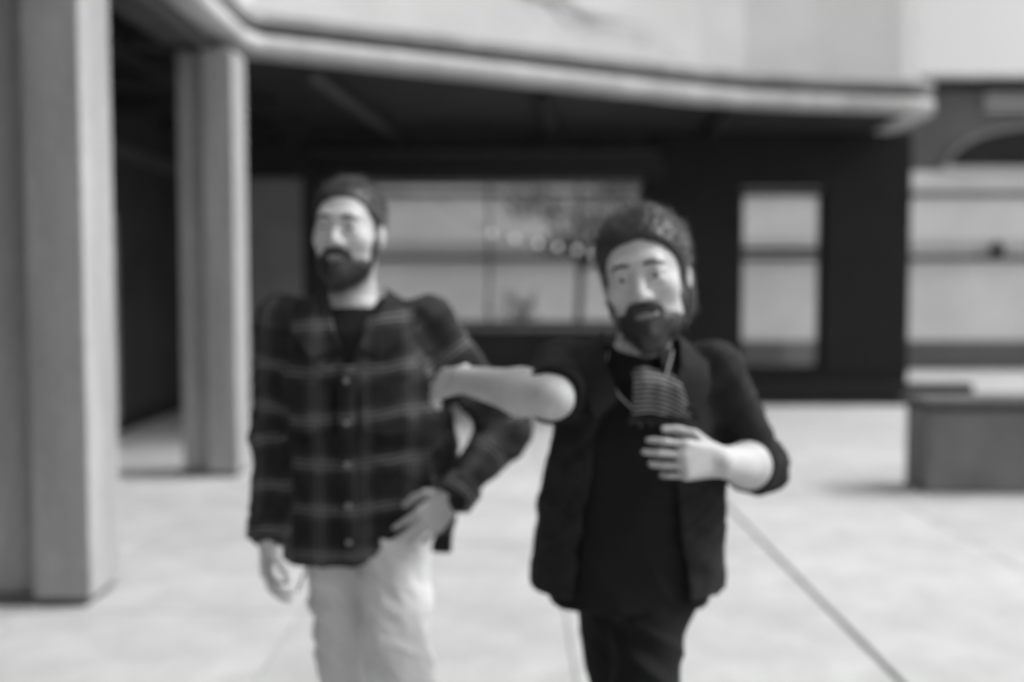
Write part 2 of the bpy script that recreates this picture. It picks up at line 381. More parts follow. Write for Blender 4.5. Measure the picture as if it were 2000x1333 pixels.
bmesh.ops.recalc_face_normals(bm, faces=bm.faces); obj('stem', bm, M['vine'], V, True)
# string of small bulbs before the window
L = thing('string_lights', (.4, 12.2, 2.0), 'drooping string of small glowing bulbs hung across the wide window', 'string lights')
pts = [(-1.2, 12.26, 2.82), (-.75, 12.24, 2.42), (-.25, 12.22, 2.16), (.04, 12.22, 2.09), (.32, 12.22, 2.03), (.56, 12.22, 1.99), (.80, 12.22, 1.95), (1.0, 12.22, 1.90), (1.22, 12.22, 1.84), (1.6, 12.25, 1.86), (1.9, 12.38, 2.1)]
tube('cord', pts, .004, M['cord'], L, 5)
bme = bpy.data.meshes.new('bulb'); bm = bmesh.new(); bmesh.ops.create_uvsphere(bm, u_segments=10, v_segments=7, radius=.017)
for v in bm.verts: v.co.z *= 1.4
bm.to_mesh(bme); bm.free(); bme.materials.append(M['bulb'])
for p in pts[2:9]:
    o = bpy.data.objects.new('bulb', bme); COL.objects.link(o); o.parent = L; o.matrix_parent_inverse = Matrix.Translation(-L.location); o.location = Vector(p) - Vector((0, 0, .025))

# ================================================================= people: signed distance fields -> one continuous surface each
def smin(a, b, k):
    if k <= 0: return np.minimum(a, b)
    h = np.maximum(k - np.abs(a - b), 0) / k
    return np.minimum(a, b) - h * h * k * .25
class Vol:
    def __init__(s, lo, hi, h):
        s.h = h; s.lo = np.array(lo, float); n = np.ceil((np.array(hi) - s.lo) / h).astype(int) + 1
        s.ax = [s.lo[i] + h * np.arange(n[i]) for i in range(3)]; s.d = np.full(tuple(n), .05, np.float32)
    def _sub(s, lo, hi):
        sl = []
        for i in range(3):
            a = max(0, int((lo[i] - s.lo[i]) / s.h)); b = min(len(s.ax[i]), int((hi[i] - s.lo[i]) / s.h) + 2); sl.append(slice(a, max(a, b)))
        return tuple(sl), np.meshgrid(*[s.ax[i][sl[i]].astype(np.float32) for i in range(3)], indexing='ij')
    def apply(s, f, lo, hi, k, mode):
        m = .05; sl, (X, Y, Z) = s._sub([v - m for v in lo], [v + m for v in hi])
        if X.size == 0: return
        v = f(X, Y, Z); c = s.d[sl]
        if mode == 'add': s.d[sl] = smin(c, v, k)
        elif mode == 'cut': s.d[sl] = -smin(-c, v, k)
        elif mode == 'and': s.d[sl] = -smin(-c, -v, k)
    def cone(s, a, b, r1, r2, k=.015, mode='add', sc=(1, 1, 1)):
        a = np.array(a, float); b = np.array(b, float); sc = np.array(sc, float); m = max(r1, r2) * max(1 / sc.min(), 1)
        ab = (b - a) * sc; L2 = max(1e-9, ab @ ab)
        def f(X, Y, Z):
            px, py, pz = (X - a[0]) * sc[0], (Y - a[1]) * sc[1], (Z - a[2]) * sc[2]
            t = np.clip((px * ab[0] + py * ab[1] + pz * ab[2]) / L2, 0, 1)
            return np.sqrt((px - t * ab[0]) ** 2 + (py - t * ab[1]) ** 2 + (pz - t * ab[2]) ** 2) - (r1 + (r2 - r1) * t)
        s.apply(f, np.minimum(a, b) - m, np.maximum(a, b) + m, k, mode)
    def ell(s, c, r, k=.015, mode='add', fr=None):
        c = np.array(c, float); r = np.array(r, float)
        Rm = np.eye(3) if fr is None else fr[1]
        if fr is not None: c = fr[0] + Rm @ c
        def f(X, Y, Z):
            d = [X - c[0], Y - c[1], Z - c[2]]
            l = [(d[0] * Rm[0, i] + d[1] * Rm[1, i] + d[2] * Rm[2, i]) / r[i] for i in range(3)]
            k0 = np.sqrt(l[0] ** 2 + l[1] ** 2 + l[2] ** 2); k1 = np.sqrt(sum((l[i] / r[i]) ** 2 for i in range(3))) + 1e-6
            return k0 * (k0 - 1) / k1
        m = r.max(); s.apply(f, c - m, c + m, k, mode)
    def loft(s, secs, k=.03, mode='add', p=2.0):
        z = np.array([q[2] for q in secs]); o = np.argsort(z); A = np.array(secs)[o]
        def f(X, Y, Z):
            g = [np.interp(Z, A[:, 2], A[:, i]) for i in (0, 1, 3, 4)]
            d = ((np.abs((X - g[0]) / g[2])) ** p + (np.abs((Y - g[1]) / g[3])) ** p) ** (1 / p)
            return np.maximum((d - 1) * np.minimum(g[2], g[3]), np.maximum(Z - A[-1, 2], A[0, 2] - Z))
        m = max(A[:, 3].max(), A[:, 4].max())
        s.apply(f, (A[:, 0].min() - m, A[:, 1].min() - m, A[0, 2]), (A[:, 0].max() + m, A[:, 1].max() + m, A[-1, 2]), k, mode)
    def func(s, f, lo, hi, k=0, mode='cut'): s.apply(f, lo, hi, k, mode)
    def mesh(s, name, disp=None, smooth=2):
        d = s.d; n = d.shape; neg = d < 0
        cnt = np.zeros((n[0] - 1, n[1] - 1, n[2] - 1), np.int8)
        corners = [(i, j, k) for i in (0, 1) for j in (0, 1) for k in (0, 1)]
        for (i, j, k) in corners: cnt += neg[i:n[0] - 1 + i, j:n[1] - 1 + j, k:n[2] - 1 + k]
        act = (cnt > 0) & (cnt < 8); I = np.argwhere(act); idx = np.full(act.shape, -1, np.int64); idx[act] = np.arange(len(I))
        acc = np.zeros((len(I), 3)); num = np.zeros(len(I))
        for a in range(8):
            for b in range(a + 1, 8):
                ca, cb = np.array(corners[a]), np.array(corners[b])
                if np.abs(ca - cb).sum() != 1: continue
                pa, pb = I + ca, I + cb; da = d[pa[:, 0], pa[:, 1], pa[:, 2]]; db = d[pb[:, 0], pb[:, 1], pb[:, 2]]
                x = (da < 0) != (db < 0); t = np.where(x, da / np.where(x, da - db, 1), 0)
                acc += np.where(x[:, None], ca + t[:, None] * (cb - ca), 0); num += x
        V = (I + acc / num[:, None]) * s.h + s.lo
        Q = []
        for ax in range(3):
            sl0 = [slice(None)] * 3; sl1 = [slice(None)] * 3; sl0[ax] = slice(0, -1); sl1[ax] = slice(1, None)
            ch = neg[tuple(sl0)] != neg[tuple(sl1)]; E = np.argwhere(ch); u, w = [(1, 2), (2, 0), (0, 1)][ax]
            E = E[(E[:, u] > 0) & (E[:, w] > 0) & (E[:, u] < n[u] - 1) & (E[:, w] < n[w] - 1)]
            if not len(E): continue
            du = np.zeros(3, int); du[u] = 1; dw = np.zeros(3, int); dw[w] = 1
            q = np.stack([idx[tuple((E - o).T)] for o in (du * 0, du, du + dw, dw)], 1)
            inside = neg[tuple(E.T)]; q[~inside] = q[~inside][:, ::-1]; Q.append(q)
        Q = np.concatenate(Q); Q = Q[(Q >= 0).all(1)]
        # a little smoothing along edges
        e = np.concatenate([Q[:, [0, 1]], Q[:, [1, 2]], Q[:, [2, 3]], Q[:, [3, 0]]])
        for _ in range(smooth):
            sm = np.zeros_like(V); c = np.zeros(len(V)); 
            for a in range(3):
                sm[:, a] = np.bincount(e[:, 0], V[e[:, 1], a], len(V)) + np.bincount(e[:, 1], V[e[:, 0], a], len(V))
            c = np.bincount(e[:, 0], minlength=len(V)) + np.bincount(e[:, 1], minlength=len(V)); V = V * .45 + .55 * sm / np.maximum(c, 1)[:, None]
        if disp is not None:
            nrm = np.zeros_like(V); a = V[Q[:, 2]] - V[Q[:, 0]]; b = V[Q[:, 3]] - V[Q[:, 1]]; fn = np.cross(a, b)
            for q in range(4):
                for ax in range(3): nrm[:, ax] += np.bincount(Q[:, q], fn[:, ax], len(V))
            nrm /= np.linalg.norm(nrm, axis=1)[:, None] + 1e-12
            V = V + nrm * disp(V)[:, None]
        me = bpy.data.meshes.new(name); me.vertices.add(len(V)); me.vertices.foreach_set('co', V.astype(np.float32).ravel())
        me.loops.add(Q.size); me.loops.foreach_set('vertex_index', Q.astype(np.int32).ravel())
        me.polygons.add(len(Q)); me.polygons.foreach_set('loop_start', np.arange(0, Q.size, 4, dtype=np.int32)); me.polygons.foreach_set('loop_total', np.full(len(Q), 4, np.int32))
        me.update(calc_edges=True); me.validate(); me.polygons.foreach_set('use_smooth', np.ones(len(me.polygons), bool))
        return me, V
# smooth value noise for folds
_T = RNG.random((32, 32, 32)) * 2 - 1
def vnoise(P):
    i = np.floor(P).astype(int); f = P - i; f = f * f * (3 - 2 * f); o = 0
    for a in (0, 1):
        for b in (0, 1):
            for c in (0, 1):
                w = (f[:, 0] if a else 1 - f[:, 0]) * (f[:, 1] if b else 1 - f[:, 1]) * (f[:, 2] if c else 1 - f[:, 2])
                o = o + w * _T[(i[:, 0] + a) % 32, (i[:, 1] + b) % 32, (i[:, 2] + c) % 32]
    return o
def folds(amp=.008, sx=9, sz=22, ridge=True, tilt=.35):
    def f(V):
        P = np.stack([V[:, 0] * sx + V[:, 2] * sx * tilt, V[:, 1] * sx, V[:, 2] * sz + V[:, 0] * sz * tilt], 1)
        a = vnoise(P + 3.7); b = vnoise(P * 2.1 + 11)
        if ridge: a = .5 - np.abs(a) * 2
        return amp * (a * .75 + b * .35)
    return f
def frame(o, yaw=0, pitch=0, roll=0):
    """head frame: local x lateral (+ = image right), y forward (towards camera when yaw 0), z up"""
    m = Matrix.Rotation(R(yaw), 3, 'Z') @ Matrix(((1, 0, 0), (0, -1, 0), (0, 0, 1))) @ Matrix.Rotation(R(pitch), 3, 'X') @ Matrix.Rotation(R(roll), 3, 'Y')
    return np.array(o, float), np.array(m)
def L2W(fr, p): return fr[0] + fr[1] @ np.array(p, float)
def head(v, fr, sc=1.0):
    def e(c, r, k=.015, mode='add'): v.ell(np.array(c) * sc, np.array(r) * sc, k, mode, fr)
    def c(a, b, r1, r2, k=.012, mode='add'): v.cone(L2W(fr, np.array(a) * sc), L2W(fr, np.array(b) * sc), r1 * sc, r2 * sc, k, mode)
    e((0, -.012, .042), (.075, .096, .086)); e((0, .022, -.022), (.064, .070, .095), .03); e((0, .026, -.075), (.052, .056, .040), .03)
    e((0, .076, -.099), (.022, .016, .017), .025)
    for s in (-1, 1):
        e((s * .046, .055, -.020), (.020, .022, .020), .025); e((s * .078, -.012, -.005), (.011, .021, .032), .008)
        e((s * .050, -.0, -.068), (.014, .028, .026), .025)
    c((-.034, .083, .034), (.034, .083, .034), .012, .012, .02)
    for s in (-1, 1): e((s * .032, .105, .011), (.022, .023, .015), .016, 'cut')
    c((0, .088, .020), (0, .111, -.022), .0085, .0125, .014)
    for s in (-1, 1): e((s * .013, .098, -.027), (.008, .011, .008), .008); e((s * .006, .107, -.036), (.004, .006, .004), .004, 'cut')
    for s in (-1, 1):
        c((s * .018, .085, .0185), (s * .034, .0885, .0195), .006, .006, .005); c((s * .034, .0885, .0195), (s * .047, .079, .0145), .006, .005, .005); c((s * .020, .085, .0005), (s * .043, .081, .001), .005, .0045, .006)
    c((-.020, .086, -.057), (.020, .086, -.057), .0065, .0065, .008); c((0, .091, -.056), (0, .091, -.055), .0075, .0075, .008)
    c((-.016, .087, -.068), (.016, .087, -.068), .008, .008, .008); c((-.022, .096, -.0625), (.022, .096, -.0625), .0028, .0028, .003, 'cut')
def hand(v, wrist, d, n, u, curl=(20, 25, 20), spread=1.0, thumb_curl=.3, scale=1.0):
    """d: wrist to knuckles, n: the way the palm faces, u: thumb side"""
    w = np.array(wrist, float); d = np.array(d, float); d /= np.linalg.norm(d); n = np.array(n, float); n -= d * (n @ d); n /= np.linalg.norm(n)
    u = np.array(u, float); u -= d * (u @ d) + n * (u @ n); u /= np.linalg.norm(u); s = scale
    offs = (.031, .0105, -.010, -.029); lens = ((.040, .026, .020), (.045, .029, .021), (.041, .027, .021), (.032, .021, .018)); rad = (.0083, .0086, .0082, .0071)
    for q in range(4):
        kn = w + d * (.092 - abs(offs[q] - .008) * .28) * s + u * offs[q] * s; v.cone(w + u * offs[q] * .55 * s + d * .005, kn - n * .001, .0145 * s, .0115 * s, .012)
    for q in range(4):
        p = w + d * (.092 - abs(offs[q] - .008) * .28) * s + u * offs[q] * s; a = 0; r = rad[q] * s
        base = d + u * (offs[q] * 3.0 * spread); base /= np.linalg.norm(base)
        for sgi in range(3):
            a += R(curl[sgi] * (1 + .12 * q)); dr = base * math.cos(a) + n * math.sin(a); e = p + dr * lens[q][sgi] * s
            v.cone(p, e, r, r * .90, .003); p = e; r *= .90
    t0 = w + d * .022 * s + u * .022 * s + n * .006 * s; t1 = t0 + (d * .55 + u * .62 + n * .40) * .046 * s; t2 = t1 + (d * .85 + u * .25 + n * (.3 + thumb_curl)) * .032 * s; t3 = t2 + (d * .95 + n * (.2 + thumb_curl)) * .025 * s
    v.cone(t0, t1, .0165 * s, .0115 * s, .012); v.cone(t1, t2, .0108 * s, .0095 * s, .003); v.cone(t2, t3, .0095 * s, .0078 * s, .003)
def strands(fr, surf, hairdir, n, length, width, rng, name, parent, sc=1.0):
    """short separate hair strands rooted on the hair mass"""
    idx = rng.choice(len(surf), n); bm = bmesh.new(); c0 = fr[0] + fr[1] @ np.array((0, 0, .03)) * sc
    for i in idx:
        p = surf[i]; out = p - c0; out /= np.linalg.norm(out); lp = fr[1].T @ (p - fr[0]); g = fr[1] @ np.array(hairdir(lp)); g = g - out * (g @ out) * .8 + rng.normal(size=3) * .22
        g /= np.linalg.norm(g) + 1e-9; side = np.cross(g, out); side /= np.linalg.norm(side) + 1e-9; L_ = length * rng.uniform(.5, 1.3); q = p - out * .003
        a = [q + side * width, q - side * width]; b = [q + g * L_ * .55 + out * L_ * .22 + side * width * .7, q + g * L_ * .55 + out * L_ * .22 - side * width * .7]; t = q + g * L_ + out * L_ * .16
        va = [bm.verts.new(x) for x in a]; vb = [bm.verts.new(x) for x in b]; vt = bm.verts.new(t)
        bm.faces.new((va[0], va[1], vb[1], vb[0])); bm.faces.new((vb[0], vb[1], vt))
    return obj(name, bm, M['hair'], parent)
def hair_and_beard(fr, P, sc, hairline, beard_amt, seed, longer=.0, swept=1.0, nape=False):
    rng = np.random.default_rng(seed)
    lo = fr[0] - .16; hi = fr[0] + .16
    v = Vol(lo, hi, .004)
    v.ell(np.array((0, -.018, .046)) * sc, np.array((.083 + longer, .104 + longer, .094 + longer)) * sc, 0, 'add', fr)
    if nape: v.ell(np.array((0, -.040, -.035)) * sc, np.array((.090, .072, .100)) * sc, .03, 'add', fr)
    def cutf(X, Y, Z):
        D = [X - fr[0][0], Y - fr[0][1], Z - fr[0][2]]; y = sum(D[i] * fr[1][i, 1] for i in range(3)) / sc; z = sum(D[i] * fr[1][i, 2] for i in range(3)) / sc; x = sum(D[i] * fr[1][i, 0] for i in range(3)) / sc
        h = np.interp(y, [-.09, -.03, .0, .02, .045, .065, .09], hairline) - np.abs(x) * .12
        return -(h - z)     # negative where kept
    v.func(cutf, lo, hi, .01, 'and') if False else v.func(lambda X, Y, Z: -cutf(X, Y, Z), lo, hi, .012, 'and')
    me, V = v.mesh('hair', lambda V: .0015 * vnoise(V * np.array((220, 70, 70))) + .003 * vnoise(V * 28), 2)
    h = link_mesh('hair', me, M['hair'], P)
    hd = lambda l: (l[0] * 3, -swept, .35 if l[1] > .03 else -.9)
    st = strands(fr, V, hd, 7000, .030 + longer, .0007, rng, 'hair_strands', h, sc)
    if beard_amt:
        v = Vol(lo, hi, .004); a = beard_amt
        v.ell(np.array((0, .024, -.074)) * sc, np.array((.056 + a * .5, .060 + a, .045 + a * .9)) * sc, 0, 'add', fr); v.ell(np.array((0, .075, -.103)) * sc, np.array((.030, .026 + a * .5, .024 + a)) * sc, .02, 'add', fr)
        v.ell(np.array((0, .088, -.045)) * sc, np.array((.034, .013, .008)) * sc, .016, 'add', fr)
        for s in (-1, 1): v.ell(np.array((s * .062, .008, -.040)) * sc, np.array((.012, .022, .045)) * sc, .015, 'add', fr)
        v.ell(np.array((0, .108, -.062)) * sc, np.array((.018, .035, .0065)) * sc, .004, 'cut', fr)
        def up(X, Y, Z):
            D = [X - fr[0][0], Y - fr[0][1], Z - fr[0][2]]; y = sum(D[i] * fr[1][i, 1] for i in range(3)) / sc; z = sum(D[i] * fr[1][i, 2] for i in range(3)) / sc; x = sum(D[i] * fr[1][i, 0] for i in range(3)) / sc
            return z - np.interp(y, [.0, .03, .06, .08, .1], [.01, -.026, -.044, -.038, -.034])
        v.func(up, lo, hi, .008, 'and'); me, V = v.mesh('beard', lambda V: .001 * vnoise(V * 150) + .0025 * vnoise(V * 40), 2)
        bd = link_mesh('beard', me, M['hair'], P); strands(fr, V, lambda l: (l[0], .3, -1), 5000, .015, .0006, rng, 'beard_strands', bd, sc)
    # eyes and brows
    for s in (-1, 1):
        bm = bmesh.new(); bmesh.ops.create_uvsphere(bm, u_segments=16, v_segments=12, radius=.0125 * sc)
        c = L2W(fr, np.array((s * .032, .0795, .010)) * sc)
        for q in bm.verts: q.co += Vector(c)
        ey = obj('eye', bm, M['eye'], P, True)
        bm = bmesh.new(); bmesh.ops.create_uvsphere(bm, u_segments=14, v_segments=10, radius=.0072 * sc); c2 = L2W(fr, np.array((s * .032, .0858, .0095)) * sc)
        for q in bm.verts: q.co += Vector(c2)
        obj('iris', bm, M['iris'], ey, True)
        tube('eyebrow', [L2W(fr, np.array(p) * sc) for p in ((s * .013, .0960, .034), (s * .026, .0975, .037), (s * .040, .090, .035), (s * .051, .077, .028))], [.003, .0042, .0040, .002], M['hair'], P, 6)
    tube('lips', [L2W(fr, np.array(p) * sc) for p in ((-.020, .0885, -.0625), (-.008, .0965, -.0605), (0, .0975, -.0612), (.008, .0965, -.0605), (.020, .0885, -.0625))], [.002, .0045, .0048, .0045, .002], M['lip'], P, 8)
def ring(name, c, axis, r, w, m, P, sc=(1, 1)):
    """a cuff: short rounded band round a limb"""
    axis = Vector(axis).normalized(); a = axis.orthogonal().normalized(); b = axis.cross(a); bm = bmesh.new(); n = 28; prof = [(-w / 2, 0), (-w / 2 + .004, .005), (w / 2 - .004, .006), (w / 2, 0), (w / 2 - .002, -.008), (-w / 2 + .002, -.008)]
    rows = [[bm.verts.new(Vector(c) + axis * p + (a * math.cos(t) + b * math.sin(t)) * (r + q + .0015 * math.sin(5 * t))) for t in [2 * math.pi * k / n for k in range(n)]] for p, q in prof]
    for i in range(len(prof)):
        j = (i + 1) % len(prof)
        for k in range(n): bm.faces.new((rows[i][k], rows[i][(k + 1) % n], rows[j][(k + 1) % n], rows[j][k]))
    bmesh.ops.recalc_face_normals(bm, faces=bm.faces); o = obj(name, bm, m, P, True); cloth_attr(o.data, None, lim=[(Vector(c), axis, a, b)])
    return o
def cloth_attr(me, segs, lim=None, bow=None):
    """cloth coordinates: (x, z) on the trunk, (round, along) on a sleeve"""
    n = len(me.vertices); V = np.empty(n * 3, np.float32); me.vertices.foreach_get('co', V); V = V.reshape(-1, 3); out = np.zeros((n, 3), np.float32)
    if lim:
        c, ax, a, b = lim[0]; D = V - np.array(c); out[:, 0] = np.arctan2(D @ np.array(b), D @ np.array(a)) * .05; out[:, 1] = D @ np.array(ax) + 5.0
    else:
        out[:, 0] = V[:, 0] + 5; out[:, 1] = V[:, 2] + 5 - .06 * np.sin((V[:, 0]) * 3)
        if bow: out[:, 1] += bow[1] * np.maximum(V[:, 0] - bow[0] + .03, 0) ** 2
        best = np.full(n, 1e9)
        for chain, rr, gate in segs:
            L0 = 0
            for a, b in zip(chain[:-1], chain[1:]):
                a = np.array(a); b = np.array(b); ab = b - a; t = np.clip((V - a) @ ab / (ab @ ab), 0, 1); D = V - (a + t[:, None] * ab); dd = np.linalg.norm(D, axis=1)
                ln = np.linalg.norm(ab); z = ab / ln; x = np.cross(z, (0, 1, 0)); x /= np.linalg.norm(x); y = np.cross(z, x)
                m = (dd < rr) & (dd < best) & gate(V)
                out[m, 0] = (np.arctan2(D @ y, D @ x) * .055)[m] + 7; out[m, 1] = (L0 + t * ln)[m] + 5; best[m] = dd[m]; L0 += ln
    at = me.attributes.new('cloth', 'FLOAT_VECTOR', 'POINT'); at.data.foreach_set('vector', out.ravel())
def shoe(P, heel, toe, up=0.0):
    h = np.array(heel, float); t = np.array(toe, float); lo = np.minimum(h, t) - .12; hi = np.maximum(h, t) + .16; d = (t - h) / np.linalg.norm(t - h)
    v = Vol(lo, hi, .005); v.cone(h + (0, 0, .045), t + (0, 0, .040), .038, .042, .02); v.cone(h + (0, 0, .05), h + d * .06 + (0, 0, .10), .040, .042, .02); v.cone(h + d * .1 + (0, 0, .06), t - d * .03 + (0, 0, .04), .036, .036, .02)
    me, V = v.mesh('shoe'); o = link_mesh('shoe', me, M['shoe'], P)
    v = Vol(lo, hi, .005); v.cone(h + (0, 0, .014), t + (0, 0, .014), .042, .047, .0, 'add', (1, 1, 2.6)); me, V = v.mesh('sole'); link_mesh('sole', me, M['sole'], o)

# ------------------------------------------------------------- man on the left
def left_person():
    P = thing('person', (-.36, 2.5, 0), 'bearded person in dark checked overshirt and pale trousers, hand at hip', 'person', 'two people walking arm in arm')
    nb = (-.39, 2.475, 1.425); fr = frame((-.397, 2.425, 1.600), yaw=-8, pitch=0, roll=2)
    rs, re, rw = (-.572, 2.48, 1.385), (-.600, 2.51, 1.10), (-.598, 2.40, .865)
    ls, le, lw = (-.208, 2.48, 1.385), (-.012, 2.48, 1.115), (-.135, 2.335, .975)
    rh, rk, ra = (-.455, 2.50, .90), (-.415, 2.50, .50), (-.42, 2.86, .15)
    lh, lk, la = (-.300, 2.49, .90), (-.262, 2.28, .50), (-.26, 2.13, .11)
    v = Vol((-.80, 1.95, 0), (.16, 3.0, 1.80), .0042); head(v, fr)
    v.cone(L2W(fr, (0, -.022, -.07)), (nb[0], nb[1] + .01, nb[2] - .02), .054, .060, .03)
    v.loft([(-.385, 2.50, .86, .155, .10), (-.385, 2.50, .95, .16, .105), (-.385, 2.49, 1.08, .135, .095), (-.388, 2.48, 1.25, .155, .11), (-.39, 2.475, 1.36, .15, .095), (-.39, 2.475, 1.43, .07, .06)], .03)
    for s, e, w in ((rs, re, rw), (ls, le, lw)):
        v.cone((nb[0] * .4 + s[0] * .6, nb[1], 1.378), s, .048, .050, .03); v.cone(s, e, .050, .040, .02); v.cone(e, w, .041, .027, .015)
    hand(v, rw, (.02, -.16, -.98), (.9, .1, 0), (.1, -1, -.1), (18, 28, 22)); hand(v, lw, (-.72, -.28, -.62), (-.25, .85, -.2), (-.5, -.1, .8), (16, 24, 20))
    for h, k, a in ((rh, rk, ra), (lh, lk, la)): v.cone(h, k, .082, .054, .03); v.cone(k, a, .054, .036, .02); v.cone(a, (a[0], a[1] - .12, a[2] - .055), .035, .03, .02)
    me, V = v.mesh('body'); link_mesh('body', me, M['skin'], P)
    hair_and_beard(fr, P, 1.0, [-.045, -.025, -.01, .012, .052, .078, .088], .014, 11)
    # dark t-shirt at the neck
    v = Vol((-.60, 2.25, 1.20), (-.18, 2.68, 1.50), .005); v.loft([(-.39, 2.47, 1.24, .165, .122), (-.39, 2.475, 1.36, .155, .108), (-.39, 2.477, 1.415, .085, .075), (-.39, 2.482, 1.432, .068, .068)], 0)
    me, V = v.mesh('undershirt'); link_mesh('undershirt', me, M['black_cloth'], P)
    # overshirt
    v = Vol((-.82, 2.1, .72), (.16, 2.85, 1.52), .0045)
    v.loft([(-.368, 2.50, .79, .212, .138), (-.360, 2.50, .92, .222, .140), (-.358, 2.49, 1.08, .224, .136), (-.378, 2.48, 1.25, .206, .138), (-.39, 2.478, 1.36, .180, .118), (-.39, 2.482, 1.42, .105, .090), (-.39, 2.485, 1.442, .075, .078)], 0, p=2.3)
    for s, e, w in ((rs, re, rw), (ls, le, lw)):
        s = np.array(s); e = np.array(e); w = np.array(w)
        v.cone((nb[0] * .5 + s[0] * .5, nb[1], 1.378), s, .064, .059, .05); v.cone(s, e, .063, .062, .03); v.cone(e, w + (w - e) * -.06, .063, .047, .03)
    # shirt tail: the hem rises towards the hand at the hip
    v.func(lambda X, Y, Z: Z - (.795 + .125 * np.clip((X + .37) / .14, 0, 1) ** 1.5 - .02 * np.clip((-.40 - X) / .15, 0, 1)), (-.57, 2.1, .70), (-.14, 2.47, 1.0), .01, 'cut')
    # v-shaped opening at the neck
    def vee(X, Y, Z):
        w = (Z - 1.285) * .36; return np.maximum(np.maximum(np.abs(X + .39) - w, Y - 2.46), -(Z - 1.285))
    v.func(vee, (-.50, 2.2, 1.28), (-.28, 2.5, 1.5), .006, 'cut')
    f1 = folds(.008, 7, 13, tilt=.5); f2 = folds(.004, 14, 34, tilt=-.7)
    me, V = v.mesh('overshirt', lambda q: f1(q) + f2(q), 2)
    gl = lambda q: q[:, 0] > -.235 + (q[:, 2] < 1.2) * .04; gr = lambda q: (q[:, 0] < -.535)
    cloth_attr(me, [((ls, le, lw), .11, gl), ((rs, re, rw), .11, gr)]); os_ = link_mesh('overshirt', me, M['check'], P)
    for e, w in ((re, rw), (le, lw)):
        e = Vector(e); w = Vector(w); ring('cuff', w.lerp(e, .07), (e - w), .044, .055, M['check'], os_)
    # collar leaves, placket, buttons, pockets
    for s in (-1, 1):
        bm = bmesh.new(); x0 = -.39
        outer = [(x0 + s * .072, 2.50, 1.462), (x0 + s * .082, 2.44, 1.445), (x0 + s * .072, 2.375, 1.400), (x0 + s * .030, 2.345, 1.325)]
        fall = [(x0 + s * .125, 2.50, 1.428), (x0 + s * .138, 2.42, 1.402), (x0 + s * .128, 2.352, 1.352), (x0 + s * .080, 2.338, 1.296)]
        for dz in (0, .008):
            a = [bm.verts.new((p[0], p[1] - dz * .7, p[2] + dz)) for p in outer]; b = [bm.verts.new((p[0], p[1] - dz * .7, p[2] + dz)) for p in fall]
            for i in range(3): bm.faces.new((a[i], a[i + 1], b[i + 1], b[i]))
        bmesh.ops.recalc_face_normals(bm, faces=bm.faces); o = obj('collar', bm, M['check'], os_, True); cloth_attr(o.data, [])
    bm = bmesh.new(); secs = [(1.285, 2.342), (1.20, 2.335), (1.08, 2.346), (.95, 2.354), (.80, 2.36)]
    pl = [[bm.verts.new((-.39 + dx, y - dy, z)) for (z, y) in secs] for dx, dy in ((-.02, -.012), (-.018, .008), (.018, .008), (.02, -.012))]
    for a in range(3):
        for i in range(4): bm.faces.new((pl[a][i], pl[a][i + 1], pl[a + 1][i + 1], pl[a + 1][i]))
    bmesh.ops.recalc_face_normals(bm, faces=bm.faces); o = obj('placket', bm, M['check'], os_, True); cloth_attr(o.data, [])
    for z, y in ((1.25, 2.33), (1.15, 2.330), (1.05, 2.339), (.95, 2.344), (.86, 2.347)):
        bm = bmesh.new(); bmesh.ops.create_cone(bm, segments=12, radius1=.0065, radius2=.0055, depth=.004, cap_ends=True, matrix=Matrix.Translation((-.39, y, z)) @ Matrix.Rotation(R(90), 4, 'X')); obj('button', bm, M['button'], os_)
    for s in (-1, 1):
        cx = -.388 + s * .092; bm = bmesh.new(); N = 6
        def surf_y(x, z):
            rx, ry = .190, .138; q = min(1, abs((x + .388) / rx)) ** 2.3; return 2.478 - ry * (1 - q) ** (1 / 2.3) - .010
        g = [[bm.verts.new((cx + (i / N - .5) * .105, surf_y(cx + (i / N - .5) * .105, 0), 1.245 - j / N * .115 + (0 if j < N else -.012 * (1 - abs(i / N - .5) * 2)))) for j in range(N + 1)] for i in range(N + 1)]
        for i in range(N):
            for j in range(N): bm.faces.new((g[i][j], g[i + 1][j], g[i + 1][j + 1], g[i][j + 1]))
        r = bmesh.ops.extrude_face_region(bm, geom=bm.faces[:]);
        for e in r['geom']:
            if isinstance(e, bmesh.types.BMVert): e.co.y += .016
        bmesh.ops.recalc_face_normals(bm, faces=bm.faces); o = obj('chest_pocket', bm, M['check'], os_, False); cloth_attr(o.data, [])
    # trousers
    v = Vol((-.68, 1.98, .05), (-.08, 2.98, .98), .0055)
    v.loft([(-.383, 2.50, .82, .168, .118), (-.385, 2.50, .95, .166, .115)], 0)
    for h, k, a in ((rh, rk, ra), (lh, lk, la)):
        a = np.array(a); k = np.array(k); v.cone(h, k, .096, .078, .035); v.cone(k, a + (k - a) * .08, .078, .068, .03)
    g1 = folds(.010, 9, 16, tilt=.6); g2 = folds(.004, 26, 40)
    me, V = v.mesh('trousers', lambda q: g1(q) + g2(q)); tr = link_mesh('trousers', me, M['trouser_light'], P)
    for s in (-1, 1):
        tube('pocket_welt', [(-.38 + s * .10, 2.382, .82), (-.38 + s * .125, 2.395, .78), (-.38 + s * .150, 2.42, .72)], .004, M['trouser_light'], tr, 6)
    shoe(P, (la[0], la[1] + .06, .02), (la[0] + .01, la[1] - .15, .005)); shoe(P, (ra[0], ra[1] + .06, .075), (ra[0], ra[1] - .12, .002))
left_person()

